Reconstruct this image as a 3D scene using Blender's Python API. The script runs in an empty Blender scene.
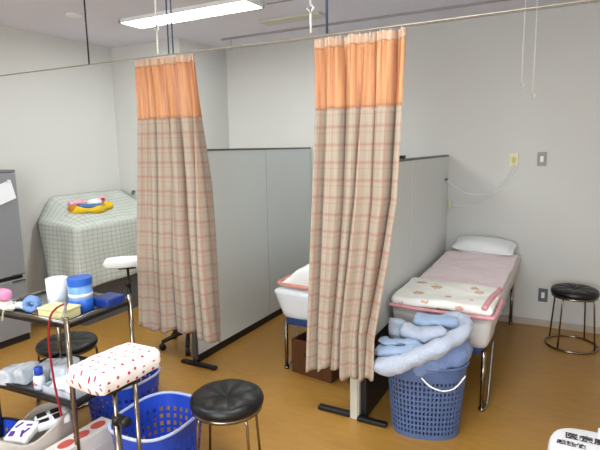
import bpy, bmesh, math, random
from mathutils import Vector, Matrix, noise
random.seed(7)
PI = math.pi
S = bpy.context.scene
COL = S.collection

# ---------------------------------------------------------------- camera, world, exposure
F, YAW, PITCH, ROLL, EYE = 503.56, -0.49151, 0.152907, -0.01633, 1.6
cam_data = bpy.data.cameras.new('camera')
cam_data.sensor_width = 36.0
cam_data.lens = F / 600 * 36.0
cam_data.clip_start = 0.05
cam = bpy.data.objects.new('camera', cam_data)
COL.objects.link(cam)
fw = Vector((math.sin(YAW) * math.cos(PITCH), math.cos(YAW) * math.cos(PITCH), -math.sin(PITCH)))
r0 = Vector((math.cos(YAW), -math.sin(YAW), 0)); u0 = r0.cross(fw)
rt = math.cos(ROLL) * r0 + math.sin(ROLL) * u0
up = -math.sin(ROLL) * r0 + math.cos(ROLL) * u0
cam.matrix_world = Matrix(((rt.x, up.x, -fw.x, 0), (rt.y, up.y, -fw.y, 0), (rt.z, up.z, -fw.z, EYE), (0, 0, 0, 1)))
S.camera = cam
w = bpy.data.worlds.new('world'); S.world = w; w.use_nodes = True
w.node_tree.nodes['Background'].inputs[0].default_value = (0.8, 0.87, 1, 1)
w.node_tree.nodes['Background'].inputs[1].default_value = 0.3
S.view_settings.view_transform = 'Standard'
S.view_settings.look = 'None'
S.view_settings.gamma = 1.0
S.view_settings.use_curve_mapping = False
S.view_settings.exposure = 1.02
LAMP_E = 18.5          # emission of the fluorescent tubes
def fill_light(x, y, z, sx, sz, power, rot):      # added cool fill, placed at an unseen window behind the viewer
    ld = bpy.data.lights.new('added_window_fill', 'AREA'); ld.shape = 'RECTANGLE'; ld.size = sx; ld.size_y = sz
    ld.energy = power; ld.color = (0.86, 0.96, 1.0)
    o = bpy.data.objects.new('added_window_fill', ld); COL.objects.link(o); o.location = (x, y, z); o.rotation_euler = rot
fill_light(-0.3, -2.26, 1.5, 2.3, 1.2, 65, (math.pi / 2, 0, 0))


# room numbers (metres)
XL, XR, YB, YF, H = -4.395, 1.7, 4.767, -2.2, 2.68
YA, XJ = 4.0, -3.45      # alcove wall and jog
RAILY, RAILZ = 2.45, 2.17

# ---------------------------------------------------------------- materials
def lin(c):
    c = c / 255.0
    return c / 12.92 if c <= 0.04045 else ((c + 0.055) / 1.055) ** 2.4
def rgb(r, g, b): return (lin(r), lin(g), lin(b), 1)
class NT:
    def __init__(s, name):
        s.m = bpy.data.materials.new(name); s.m.use_nodes = True
        s.t = s.m.node_tree; s.b = s.t.nodes['Principled BSDF']
    def n(s, typ, **kw):
        nd = s.t.nodes.new(typ)
        for k, v in kw.items():
            if k.startswith('_'): setattr(nd, k[1:], v)
        return nd
    def l(s, a, b): s.t.links.new(a, b)
    def math(s, op, a, b=None, clamp=False):
        nd = s.t.nodes.new('ShaderNodeMath'); nd.operation = op; nd.use_clamp = clamp
        for i, v in enumerate((a, b)):
            if v is None: continue
            if isinstance(v, (int, float)): nd.inputs[i].default_value = v
            else: s.l(v, nd.inputs[i])
        return nd.outputs[0]
    def mix(s, f, a, b, mode='MIX'):
        nd = s.t.nodes.new('ShaderNodeMix'); nd.data_type = 'RGBA'; nd.blend_type = mode
        for i, v in ((0, f), (6, a), (7, b)):
            if isinstance(v, (int, float)): nd.inputs[i].default_value = v
            elif isinstance(v, tuple): nd.inputs[i].default_value = v
            else: s.l(v, nd.inputs[i])
        return nd.outputs[2]
    def noise(s, scale, detail=3, vec=None, rough=0.5):
        nd = s.t.nodes.new('ShaderNodeTexNoise'); nd.inputs['Scale'].default_value = scale
        nd.inputs['Detail'].default_value = detail; nd.inputs['Roughness'].default_value = rough
        if vec is not None: s.l(vec, nd.inputs['Vector'])
        return nd.outputs['Fac']
    def coord(s, which='Object', scale=None):
        tc = s.t.nodes.new('ShaderNodeTexCoord'); o = tc.outputs[which]
        if scale:
            mp = s.t.nodes.new('ShaderNodeMapping'); mp.inputs['Scale'].default_value = scale
            s.l(o, mp.inputs['Vector']); o = mp.outputs[0]
        return o
    def bump(s, h, strength=0.3, dist=0.01):
        nd = s.t.nodes.new('ShaderNodeBump'); nd.inputs['Strength'].default_value = strength
        nd.inputs['Distance'].default_value = dist
        s.l(h, nd.inputs['Height']); s.l(nd.outputs[0], s.b.inputs['Normal'])
def mat(name, c, rough=0.6, metal=0.0, var=0.08, scale=8, bump=0.0, bscale=40, alpha=1.0, coat=0.0, trans=0.0, sheen=0.0):
    k = NT(name); b = k.b
    b.inputs['Roughness'].default_value = rough; b.inputs['Metallic'].default_value = metal
    co = k.coord()
    c2 = tuple(x * (1 - var * 2) for x in c[:3]) + (1,)
    k.l(k.mix(k.noise(scale, 3, co), c2, c), b.inputs['Base Color'])
    if bump: k.bump(k.noise(bscale, 4, co), bump)
    if alpha < 1: b.inputs['Alpha'].default_value = alpha
    if coat: b.inputs['Coat Weight'].default_value = coat
    if trans: b.inputs['Transmission Weight'].default_value = trans
    if sheen: b.inputs['Sheen Weight'].default_value = sheen
    return k.m
def emit(name, c, e):
    k = NT(name); k.b.inputs['Base Color'].default_value = c
    k.b.inputs['Emission Color'].default_value = c; k.b.inputs['Emission Strength'].default_value = e
    return k.m

M = {}
M['wall'] = mat('painted wall', rgb(212, 210, 206), 0.85, var=0.015, scale=2, bump=0.05, bscale=180)
M['ceiling'] = mat('ceiling board', rgb(226, 224, 236), 0.9, var=0.02, scale=3, bump=0.05, bscale=200)
M['base'] = mat('skirting', rgb(186, 172, 158), 0.5, var=0.03)
M['seam'] = mat('seam', rgb(160, 154, 156), 0.7)
def floor_mat():
    k = NT('vinyl floor')
    co = k.coord('Object')
    a = k.noise(1.3, 4, co); b_ = k.noise(14, 5, k.coord('Object', (0.5, 2.2, 1)), 0.65)
    c = k.mix(a, rgb(168, 122, 52), rgb(204, 156, 78))
    c = k.mix(k.math('MULTIPLY', b_, 0.8), c, rgb(134, 90, 36))
    k.l(c, k.b.inputs['Base Color'])
    k.b.inputs['Roughness'].default_value = 0.33
    k.b.inputs['Specular IOR Level'].default_value = 0.45
    k.bump(k.noise(60, 3, co), 0.08)
    return k.m
M['floor'] = floor_mat()
M['panel'] = mat('grey laminate panel', rgb(222, 226, 224), 0.5, var=0.03, scale=1.5)
M['trim'] = mat('dark grey trim', rgb(92, 94, 96), 0.4)
M['black'] = mat('black plastic', rgb(22, 22, 24), 0.45)
M['chrome'] = mat('chrome', rgb(150, 138, 124), 0.2, 1.0, var=0.1)
M['steel'] = mat('dull steel', rgb(160, 160, 160), 0.3, 1.0, var=0.1)
M['metalplate'] = mat('grey switch plate', rgb(140, 140, 132), 0.4)
M['buttonyellow'] = mat('yellow button', rgb(206, 182, 84), 0.4)
M['cream'] = mat('cream plastic', rgb(226, 218, 180), 0.4)
M['white'] = mat('white plastic', rgb(238, 238, 240), 0.4, var=0.03)
M['offwhite'] = mat('off white paint', rgb(205, 200, 186), 0.4, var=0.05)
M['vinyl'] = mat('black vinyl', rgb(9, 10, 14), 0.38, var=0.2, bump=0.1, bscale=260)
M['sheet'] = mat('white cotton sheet', rgb(226, 228, 232), 0.85, var=0.03, bump=0.2, bscale=14)
M['sheet2'] = mat('washed grey white sheet', rgb(214, 208, 205), 0.85, var=0.04, bump=0.2, bscale=14)
M['pillow'] = mat('pillow cotton', rgb(242, 242, 242), 0.85, var=0.02, bump=0.2, bscale=20)
M['pinktrim'] = mat('pink piping', rgb(236, 168, 178), 0.8)
M['salmon'] = mat('salmon trim', rgb(222, 150, 130), 0.8)
M['blueframe'] = mat('blue frame paint', rgb(40, 62, 112), 0.5)
M['bluebasket'] = mat('royal blue plastic', rgb(40, 78, 200), 0.38, var=0.1)
M['rim'] = mat('pale blue rim', rgb(190, 200, 235), 0.4)
M['hamper'] = mat('slate blue plastic', rgb(86, 106, 150), 0.45, var=0.06)
M['towel'] = mat('powder blue towelling', rgb(176, 198, 232), 0.95, var=0.16, scale=14, bump=0.8, bscale=150, sheen=0.3)
M['towel2'] = mat('pale towelling', rgb(200, 208, 228), 0.95, var=0.14, scale=14, bump=0.8, bscale=150, sheen=0.3)
M['towel3'] = mat('blue towelling', rgb(132, 156, 208), 0.95, var=0.16, scale=14, bump=0.8, bscale=150, sheen=0.3)
M['fridge'] = mat('silver grey enamel', rgb(150, 150, 156), 0.35, 0.25, var=0.05, scale=2)
M['fridgetop'] = mat('grey cap', rgb(118, 112, 118), 0.45)
M['darkgap'] = mat('dark gasket', rgb(34, 34, 36), 0.7)
M['paper'] = mat('paper', rgb(235, 235, 240), 0.8, var=0.02)
M['brownwood'] = mat('brown wood', rgb(96, 58, 30), 0.5, var=0.2, scale=20)
M['clear'] = mat('clear plastic film', rgb(232, 238, 248), 0.25, var=0.1, scale=30, bump=0.5, bscale=30, alpha=0.72)
M['frost'] = mat('frosted plastic', rgb(232, 236, 246), 0.35, var=0.03)
M['bluelid'] = mat('blue plastic lid', rgb(38, 100, 205), 0.35)
M['ltblue'] = mat('light blue plastic', rgb(112, 158, 220), 0.35)
M['deepblue'] = mat('deep blue plastic', rgb(30, 60, 140), 0.4)
M['ybox'] = mat('pale yellow plastic', rgb(240, 228, 172), 0.45)
M['redtube'] = mat('red rubber', rgb(150, 14, 28), 0.35)
M['pinkp'] = mat('pink foam', rgb(232, 150, 190), 0.7)
M['tapeblue'] = mat('blue bandage', rgb(124, 158, 214), 0.9, bump=0.5, bscale=120)
M['purple'] = mat('purple ink', rgb(98, 48, 150), 0.6)
M['redink'] = mat('red ink', rgb(214, 92, 86), 0.6)
M['ink'] = mat('dark ink', rgb(52, 40, 52), 0.6)
M['blackpack'] = mat('black printed pack', rgb(30, 26, 34), 0.35)
M['card'] = mat('white card', rgb(236, 228, 222), 0.6)
M['bag'] = mat('thin plastic bag', rgb(214, 204, 196), 0.3, bump=0.6, bscale=20, alpha=0.75)
M['yellow'] = mat('yellow plush', rgb(240, 196, 40), 0.9, var=0.15, bump=0.6, bscale=80)
M['gold'] = mat('golden brown plush', rgb(214, 142, 36), 0.9, var=0.15, bump=0.6, bscale=80)
M['pinkplush'] = mat('pink plush', rgb(240, 178, 196), 0.9, bump=0.6, bscale=80)
M['redplush'] = mat('dark pink plush', rgb(190, 40, 80), 0.9)
M['bluecloth'] = mat('blue cloth', rgb(84, 128, 186), 0.9, var=0.15)
M['blackline'] = mat('dark cord', rgb(44, 44, 50), 0.6)
M['bluerod'] = mat('blue grey rod', rgb(88, 98, 128), 0.4, 0.5)
M['whiteline'] = mat('white cord', rgb(245, 244, 238), 0.6)
M['wire'] = mat('rail', rgb(176, 168, 150), 0.4, 0.4)
M['tube'] = emit('lit fluorescent tube', (0.93, 1, 0.985, 1), LAMP_E)
M['down'] = emit('lit downlight', (1, 0.97, 0.93, 1), 12.0)
M['reflector'] = mat('lamp housing', rgb(240, 240, 240), 0.4, var=0.01)

def plaid_curtain():
    k = NT('checked curtain cloth'); uv = k.coord('UV')
    sp = k.n('ShaderNodeSeparateXYZ'); k.l(uv, sp.inputs[0])
    u, v = sp.outputs[0], sp.outputs[1]
    def line(x, period, width, off=0.0):
        f = k.math('FRACT', k.math('DIVIDE', k.math('ADD', x, off), period))
        d = k.math('ABSOLUTE', k.math('SUBTRACT', f, 0.5))
        return k.math('SUBTRACT', 1.0, k.math('MULTIPLY', d, period / width * 2), True)
    c = k.mix(k.noise(6, 3, uv), rgb(182, 168, 152), rgb(170, 156, 140))
    c = k.mix(k.math('MULTIPLY', line(v, 0.092, 0.024), 0.55), c, rgb(170, 106, 90))
    c = k.mix(k.math('MULTIPLY', line(v, 0.092, 0.012, 0.03), 0.3), c, rgb(168, 108, 96))
    c = k.mix(k.math('MULTIPLY', line(u, 0.13, 0.03), 0.5), c, rgb(172, 112, 94))
    c = k.mix(k.math('MULTIPLY', line(u, 0.13, 0.010, 0.04), 0.35), c, rgb(150, 108, 98))
    k.l(c, k.b.inputs['Base Color']); k.b.inputs['Roughness'].default_value = 0.9
    k.bump(k.noise(400, 2, uv), 0.1)
    return k.m
def mesh_orange():
    k = NT('orange curtain netting'); uv = k.coord('UV', (1, 0.04, 1))
    f = k.noise(22, 4, uv, 0.6)
    k.l(k.mix(k.math('MULTIPLY', k.math('SUBTRACT', f, 0.3, True), 2.2, True), rgb(204, 118, 62), rgb(240, 190, 138)), k.b.inputs['Base Color'])
    k.b.inputs['Roughness'].default_value = 0.8
    a = k.math('ADD', 0.36, k.math('MULTIPLY', f, 0.6), True)
    k.l(a, k.b.inputs['Alpha'])
    return k.m
def plaid_drape():
    k = NT('checked dust sheet'); co = k.coord('Object')
    sp = k.n('ShaderNodeSeparateXYZ'); k.l(co, sp.inputs[0])
    ge = k.n('ShaderNodeNewGeometry'); sn = k.n('ShaderNodeSeparateXYZ'); k.l(ge.outputs['True Normal'], sn.inputs[0])
    tot = None
    for i, (per, wd) in enumerate(((0.052, 0.014), (0.052, 0.014), (0.040, 0.014))):
        wob = k.math('ADD', sp.outputs[i], k.math('MULTIPLY', k.noise(3, 2, co), 0.03))
        f = k.math('FRACT', k.math('DIVIDE', wob, per))
        d = k.math('ABSOLUTE', k.math('SUBTRACT', f, 0.5))
        ln = k.math('SUBTRACT', 1.0, k.math('MULTIPLY', d, per / wd * 2), True)
        msk = k.math('LESS_THAN', k.math('ABSOLUTE', sn.outputs[i]), 0.6)
        ln = k.math('MULTIPLY', ln, msk)
        tot = ln if tot is None else k.math('ADD', tot, k.math('MULTIPLY', ln, 0.8), True)
    c = k.mix(k.noise(5, 3, co), rgb(206, 208, 200), rgb(186, 190, 182))
    c = k.mix(k.math('MULTIPLY', k.math('MULTIPLY', tot, k.math('ADD', 0.35, k.noise(28, 3, co))), 0.5, True), c, rgb(92, 98, 104))
    k.l(c, k.b.inputs['Base Color']); k.b.inputs['Roughness'].default_value = 0.9
    return k.m
def dots():
    k = NT('white towelling with small flowers'); uv = k.coord('UV')
    v = k.n('ShaderNodeTexVoronoi', _voronoi_dimensions='2D'); v.inputs['Scale'].default_value = 24
    v.inputs['Randomness'].default_value = 0.35; k.l(uv, v.inputs['Vector'])
    on = k.math('LESS_THAN', v.outputs['Distance'], 0.15)
    sp = k.n('ShaderNodeSeparateColor'); k.l(v.outputs['Color'], sp.inputs[0])
    dc = k.mix(k.math('GREATER_THAN', sp.outputs[0], 0.5), rgb(200, 44, 60), rgb(170, 90, 110))
    c = k.mix(on, rgb(246, 240, 240), dc)
    k.l(c, k.b.inputs['Base Color']); k.b.inputs['Roughness'].default_value = 0.9
    k.bump(k.noise(120, 3, uv), 0.3)
    return k.m
def quilt_pink():
    k = NT('pale pink quilt cloth'); co = k.coord('Object')
    k.l(k.mix(k.noise(5, 3, co), rgb(255, 240, 241), rgb(250, 230, 233)), k.b.inputs['Base Color'])
    k.b.inputs['Roughness'].default_value = 0.9
    k.bump(k.noise(26, 3, co), 0.35)
    return k.m
def quilt_floral():
    k = NT('cream floral quilt cloth'); co = k.coord('Object')
    v = k.n('ShaderNodeTexVoronoi'); v.inputs['Scale'].default_value = 8.5; k.l(co, v.inputs['Vector'])
    spot = k.math('LESS_THAN', k.math('ADD', v.outputs['Distance'], k.math('MULTIPLY', k.noise(40, 3, co), 0.35)), 0.45)
    sp = k.n('ShaderNodeSeparateColor'); k.l(v.outputs['Color'], sp.inputs[0])
    dc = k.mix(sp.outputs[1], rgb(228, 150, 146), rgb(222, 184, 140))
    c = k.mix(k.math('MULTIPLY', spot, 0.85), rgb(252, 249, 242), dc)
    k.l(c, k.b.inputs['Base Color']); k.b.inputs['Roughness'].default_value = 0.9
    k.bump(k.noise(26, 3, co), 0.35)
    return k.m
M['curtain'] = plaid_curtain(); M['net'] = mesh_orange(); M['drape'] = plaid_drape()
M['dots'] = dots(); M['pinkquilt'] = quilt_pink(); M['floral'] = quilt_floral()
M['header'] = mat('pale heading tape', rgb(226, 190, 164), 0.9, var=0.1, scale=60, alpha=0.93)

# ---------------------------------------------------------------- mesh helpers
def bm_new():
    return bmesh.new()
def obj(name, bm, m, parent=None, smooth=True, bevel=0.0, solid=0.0, sub=0, weld=False):
    me = bpy.data.meshes.new(name)
    bmesh.ops.recalc_face_normals(bm, faces=bm.faces)
    bm.to_mesh(me); bm.free()
    me.materials.append(M[m] if isinstance(m, str) else m)
    for p in me.polygons: p.use_smooth = smooth
    o = bpy.data.objects.new(name, me); COL.objects.link(o)
    if parent: o.parent = parent
    if solid:
        s = o.modifiers.new('thickness', 'SOLIDIFY'); s.thickness = solid; s.offset = 0
    if bevel:
        b = o.modifiers.new('bevel', 'BEVEL'); b.width = bevel; b.segments = 2; b.limit_method = 'ANGLE'
        o.modifiers.new('wn', 'WEIGHTED_NORMAL')
    if sub:
        s = o.modifiers.new('sub', 'SUBSURF'); s.levels = sub; s.render_levels = sub
    return o
def box(bm, c, s, rz=0.0):
    r = bmesh.ops.create_cube(bm, size=1.0)
    mt = Matrix.Translation(Vector(c)) @ Matrix.Rotation(rz, 4, 'Z') @ Matrix.Diagonal((s[0], s[1], s[2], 1))
    bmesh.ops.transform(bm, matrix=mt, verts=r['verts'])
    return r['verts']
def bx(bm, x0, x1, y0, y1, z0, z1):
    return box(bm, ((x0 + x1) / 2, (y0 + y1) / 2, (z0 + z1) / 2), (abs(x1 - x0), abs(y1 - y0), abs(z1 - z0)))
def smooth_path(pts, n=6):
    P = [Vector(p) for p in pts]
    if len(P) < 3: return P
    out = []
    for i in range(len(P) - 1):
        a = P[max(i - 1, 0)]; b = P[i]; c = P[i + 1]; d = P[min(i + 2, len(P) - 1)]
        for j in range(n):
            t = j / n
            out.append(0.5 * ((2 * b) + (c - a) * t + (2 * a - 5 * b + 4 * c - d) * t * t + (3 * b - a - 3 * c + d) * t ** 3))
    out.append(P[-1]); return out
def loft(bm, rings, cap=True, closed_path=False):
    uvl = bm.loops.layers.uv.verify()
    V = [[bm.verts.new(p) for p in r] for r in rings]
    n = len(rings[0]); m_ = len(rings)
    L = [0]
    for i in range(1, m_): L.append(L[-1] + (Vector(rings[i][0]) - Vector(rings[i - 1][0])).length)
    U = [0]
    mid = rings[m_ // 2]
    for j in range(n): U.append(U[-1] + (Vector(mid[(j + 1) % n]) - Vector(mid[j])).length)
    for i in range(m_ if closed_path else m_ - 1):
        i2 = (i + 1) % m_
        for j in range(n):
            j2 = (j + 1) % n
            f = bm.faces.new((V[i][j], V[i][j2], V[i2][j2], V[i2][j]))
            for lp, uv in zip(f.loops, ((U[j], L[i]), (U[j + 1], L[i]), (U[j + 1], L[min(i + 1, m_ - 1)]), (U[j], L[min(i + 1, m_ - 1)]))):
                lp[uvl].uv = uv
    if cap and not closed_path:
        bm.faces.new(V[0][::-1]); bm.faces.new(V[-1])
def tube(bm, pts, r, seg=10, smooth=0, closed=False, flat=1.0, flatdir=None):
    """round (or flattened) tube along a path; r is a number or a function of 0..1"""
    P = smooth_path(pts, smooth) if smooth else [Vector(p) for p in pts]
    rings = []; nrm = None; n = len(P)
    for i, p in enumerate(P):
        if closed: t = (P[(i + 1) % n] - P[i - 1])
        else: t = P[min(i + 1, n - 1)] - P[max(i - 1, 0)]
        t = t.normalized() if t.length > 1e-9 else Vector((0, 0, 1))
        if nrm is None:
            a = Vector(flatdir) if flatdir else (Vector((0, 0, 1)) if abs(t.z) < 0.9 else Vector((1, 0, 0)))
            nrm = (a - t * a.dot(t)).normalized()
        else:
            nrm = nrm - t * nrm.dot(t)
            nrm = nrm.normalized() if nrm.length > 1e-6 else Vector((1, 0, 0))
        b = t.cross(nrm); rr = r(i / max(n - 1, 1)) if callable(r) else r
        rings.append([p + nrm * math.cos(2 * PI * k / seg) * rr * flat + b * math.sin(2 * PI * k / seg) * rr for k in range(seg)])
    loft(bm, rings, True, closed)
def lathe(bm, prof, c=(0, 0, 0), seg=32, wob=None):
    c = Vector(c); rings = []
    for (r, z) in prof:
        ring = []
        for k in range(seg):
            a = 2 * PI * k / seg
            q = (r, z) if wob is None else wob(r, z, a)
            ring.append(c + Vector((max(q[0], 1e-4) * math.cos(a), max(q[0], 1e-4) * math.sin(a), q[1])))
        rings.append(ring)
    loft(bm, rings, True)
def rbox(bm, c, s, rad, res=14, rz=0.0, fn=None):
    """box with rounded edges, finely divided; fn(local point, unit coords) -> displaced point"""
    hx, hy, hz = s[0] / 2, s[1] / 2, s[2] / 2
    rad = min(rad, hx, hy, hz)
    vs = {}; nx, ny, nz = [max(3, int(res * h / max(hx, hy, hz)) + 2) for h in (hx, hy, hz)]
    rot = Matrix.Rotation(rz, 3, 'Z')
    def vert(i, j, k):
        key = (i, j, k)
        if key in vs: return vs[key]
        u = Vector((2 * i / nx - 1, 2 * j / ny - 1, 2 * k / nz - 1))
        # concentrate rows near the edges
        p = Vector((u.x * hx, u.y * hy, u.z * hz))
        q = Vector((max(-hx + rad, min(hx - rad, p.x)), max(-hy + rad, min(hy - rad, p.y)), max(-hz + rad, min(hz - rad, p.z))))
        d = p - q
        if d.length > 1e-9: p = q + d.normalized() * rad
        if fn: p = fn(p, u)
        v = bm.verts.new(Vector(c) + rot @ p); vs[key] = v; return v
    def quad(a, b, c_, d): bm.faces.new((vert(*a), vert(*b), vert(*c_), vert(*d)))
    for i in range(nx):
        for j in range(ny):
            for k in (0, nz): quad((i, j, k), (i + 1, j, k), (i + 1, j + 1, k), (i, j + 1, k))
    for i in range(nx):
        for k in range(nz):
            for j in (0, ny): quad((i, j, k), (i + 1, j, k), (i + 1, j, k + 1), (i, j, k + 1))
    for j in range(ny):
        for k in range(nz):
            for i in (0, nx): quad((i, j, k), (i, j + 1, k), (i, j + 1, k + 1), (i, j, k + 1))
def nz3(p, s=1.0, seed=0.0): return noise.noise(Vector(p) * s + Vector((seed, seed * 1.7, -seed)))
def thing(name, label, cat, loc=(0, 0, 0), rz=0.0, group=None):
    o = bpy.data.objects.new(name, None); COL.objects.link(o)
    o.location = loc; o.rotation_euler = (0, 0, rz); o.empty_display_size = 0.1
    o['label'] = label; o['category'] = cat
    if group: o['group'] = group
    return o
def tag(o, label, cat, group=None):
    o['label'] = label; o['category'] = cat
    if group: o['group'] = group
    return o
def struct(o):
    o['kind'] = 'structure'; return o
def copy_tree(o, parent=None):
    c = o.copy(); COL.objects.link(c); c.parent = parent
    for ch in list(o.children): copy_tree(ch, c)
    return c
def tprep(o):   # remove smooth for flat things
    for p in o.data.polygons: p.use_smooth = False
    return o

# ---------------------------------------------------------------- room shell
T = 0.12
def sbox(name, m, *a, bevel=0.0):
    b = bm_new(); bx(b, *a); return struct(obj(name, b, m, smooth=False, bevel=bevel))
sbox('floor', 'floor', XL - T, XR + T, YF - T, YB + T, -T, 0)
sbox('ceiling', 'ceiling', XL - T, XR + T, YF - T, YB + T, H, H + T)
sbox('wall_left', 'wall', XL - T, XL, YF - T, YA, 0, H)
sbox('wall_alcove', 'wall', XL - T, XJ, YA, YB + T, 0, H)
sbox('wall_back', 'wall', XJ, XR + T, YB, YB + T, 0, H)
sbox('wall_right', 'wall', XR, XR + T, YF - T, YB, 0, H)
b = bm_new()
bx(b, XL, -1.5, YF - T, YF, 0, H); bx(b, 0.9, XR, YF - T, YF, 0, H); bx(b, -1.5, 0.9, YF - T, YF, 0, 0.85); bx(b, -1.5, 0.9, YF - T, YF, 2.15, H)
struct(obj('wall_front', b, 'wall', smooth=False))
b = bm_new()
for (a0, a1, c0, c1) in ((-1.5, -1.46, 0.85, 2.15), (0.86, 0.9, 0.85, 2.15), (-1.46, 0.86, 0.85, 0.89), (-1.46, 0.86, 2.11, 2.15), (-0.32, -0.28, 0.89, 2.11)): bx(b, a0, a1, YF - 0.05, YF - 0.01, c0, c1)
struct(obj('added_window_1', b, 'steel', smooth=False, bevel=0.003))  # unseen window, added as an opening for the fill
sbox('baseboard_back', 'base', XJ, XR, YB - 0.012, YB, 0, 0.06, bevel=0.003)
sbox('baseboard_left', 'base', XL, XL + 0.012, YF, YA, 0, 0.06, bevel=0.003)
sbox('baseboard_alcove', 'base', XL + 0.012, XJ, YA - 0.012, YA, 0, 0.06, bevel=0.003)
sbox('baseboard_right', 'base', XR - 0.012, XR, YF, YB - 0.012, 0, 0.06, bevel=0.003)
sbox('baseboard_front', 'base', XL + 0.012, XR - 0.012, YF, YF + 0.012, 0, 0.06, bevel=0.003)
# thin line in the ceiling boards running on from the lamp
sbox('trim_1', 'seam', -2.10, -0.75, 3.435, 3.453, H - 0.006, H)
# ceiling track near the back wall
b = bm_new()
bx(b, -3.13, XR, 4.25, 4.272, H - 0.016, H)
struct(obj('trim_2', b, 'seam', smooth=False))

# ---------------------------------------------------------------- lamps
def ceiling_lamp(x0, y0, label, group='recessed fluorescent ceiling lamps'):
    L, W = 1.27, 0.25
    t = thing('ceiling_lamp', label, 'ceiling lamp', (x0 + L / 2, y0 + W / 2, H - 0.03), 0, group)
    b = bm_new()
    for (a0, a1, c0, c1) in ((-L / 2, L / 2, -W / 2, -W / 2 + 0.012), (-L / 2, L / 2, W / 2 - 0.012, W / 2), (-L / 2, -L / 2 + 0.012, -W / 2, W / 2), (L / 2 - 0.012, L / 2, -W / 2, W / 2)):
        bx(b, a0, a1, c0, c1, 0.0, 0.03)
    obj('frame', b, 'reflector', t, smooth=False)
    b = bm_new(); bx(b, -L / 2 + 0.012, L / 2 - 0.012, -W / 2 + 0.012, W / 2 - 0.012, 0.006, 0.02)
    obj('diffuser', b, 'tube', t, smooth=False)
    return t
ceiling_lamp(-3.39, 3.19, 'lit white fluorescent panel in the ceiling over the partition corner')
ceiling_lamp(-3.3, 0.5, 'lit fluorescent ceiling panel behind the trolley, out of frame')
ceiling_lamp(-1.0, 1.3, 'lit fluorescent ceiling panel above the viewer, out of frame')
ceiling_lamp(-2.1, -1.4, 'lit fluorescent ceiling panel at the rear, out of frame')
t = thing('downlight', 'small round lit downlight in the ceiling above the grey cabinet', 'ceiling lamp', (-3.58, 2.90, H - 0.012))
b = bm_new(); lathe(b, [(0.052, 0.0), (0.062, 0.0), (0.062, 0.012), (0.052, 0.012)]); obj('trim_ring', b, 'reflector', t)
b = bm_new(); lathe(b, [(0.001, 0.003), (0.05, 0.003), (0.05, 0.01), (0.001, 0.01)]); obj('lens', b, 'down', t)
# pale unlit ceiling plate near the rail hanger
b = bm_new(); bx(b, -2.42, -1.85, 3.84, 3.99, H - 0.02, H)
tag(obj('ceiling_plate', b, 'offwhite', smooth=False, bevel=0.004), 'narrow off-white plate on the ceiling above the middle curtain', 'ceiling plate')

# ---------------------------------------------------------------- partitions
def partition(x, y0, y1, h, seams, label, name='office_partition', base_h=0.058):
    t = thing(name, label, 'partition', (x, (y0 + y1) / 2, 0))
    ym = (y0 + y1) / 2; th = 0.032
    ys = [y0] + seams + [y1]
    for a, c in zip(ys[:-1], ys[1:]):
        b = bm_new(); bx(b, -th / 2, th / 2, a - ym + 0.004, c - ym - 0.004, base_h - 0.003, h - 0.014)
        obj('panel', b, 'panel', t, smooth=False, bevel=0.003)
    for a in seams:
        b = bm_new(); bx(b, -th / 2 + 0.004, th / 2 - 0.004, a - ym - 0.006, a - ym + 0.006, base_h - 0.003, h - 0.014)
        obj('joint', b, 'trim', t, smooth=False)
    b = bm_new(); bx(b, -th / 2 - 0.002, th / 2 + 0.002, y0 - ym, y1 - ym, h - 0.016, h)
    obj('top_rail', b, 'trim', t, smooth=False)
    b = bm_new(); bx(b, -th / 2 - 0.004, th / 2 + 0.004, y0 - ym, y1 - ym, 0, base_h)
    obj('black_base', b, 'black', t, smooth=False)
    return t, ym
p1, ym = partition(-2.42, 2.83, YB - 0.014, 1.6, [3.87], 'tall grey two-panel partition left of the empty gap, with black base')
for s_, yy in ((1, 2.775), (-1, 2.775)):
    b = bm_new(); bx(b, 0.0, 0.22 if s_ > 0 else -0.10, yy - ym - 0.02, yy - ym + 0.02, 0, 0.025)
    obj('foot', b, 'black', p1, smooth=False, bevel=0.006)
b = bm_new(); bx(b, -0.016, 0.016, 2.795 - ym, 2.827 - ym, 0.02, 1.6); obj('end_post', b, 'trim', p1, smooth=False, bevel=0.004)
p2, ym = partition(-1.003, 2.63, YB - 0.014, 1.512, [3.56], 'lower grey partition standing between the two beds', base_h=0.46)  # black base runs well up the panels here
b = bm_new(); bx(b, -0.068, -0.02, 2.59 - ym, 2.635 - ym, 0.0, 1.50); bx(b, -0.03, -0.014, 2.60 - ym, 2.632 - ym, 0.02, 1.50)
obj('end_post', b, 'offwhite', p2, smooth=False, bevel=0.004)
b = bm_new(); bx(b, -0.285, -0.07, 2.595 - ym, 2.638 - ym, 0, 0.026); bx(b, -0.02, 0.16, 2.575 - ym, 2.615 - ym, 0, 0.026)
obj('foot', b, 'black', p2, smooth=False, bevel=0.006)
b = bm_new(); box(b, (0.0, 3.36 - ym, 1.524), (0.03, 0.05, 0.022)); obj('clip', b, 'black', p2, smooth=False, bevel=0.003)

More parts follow.
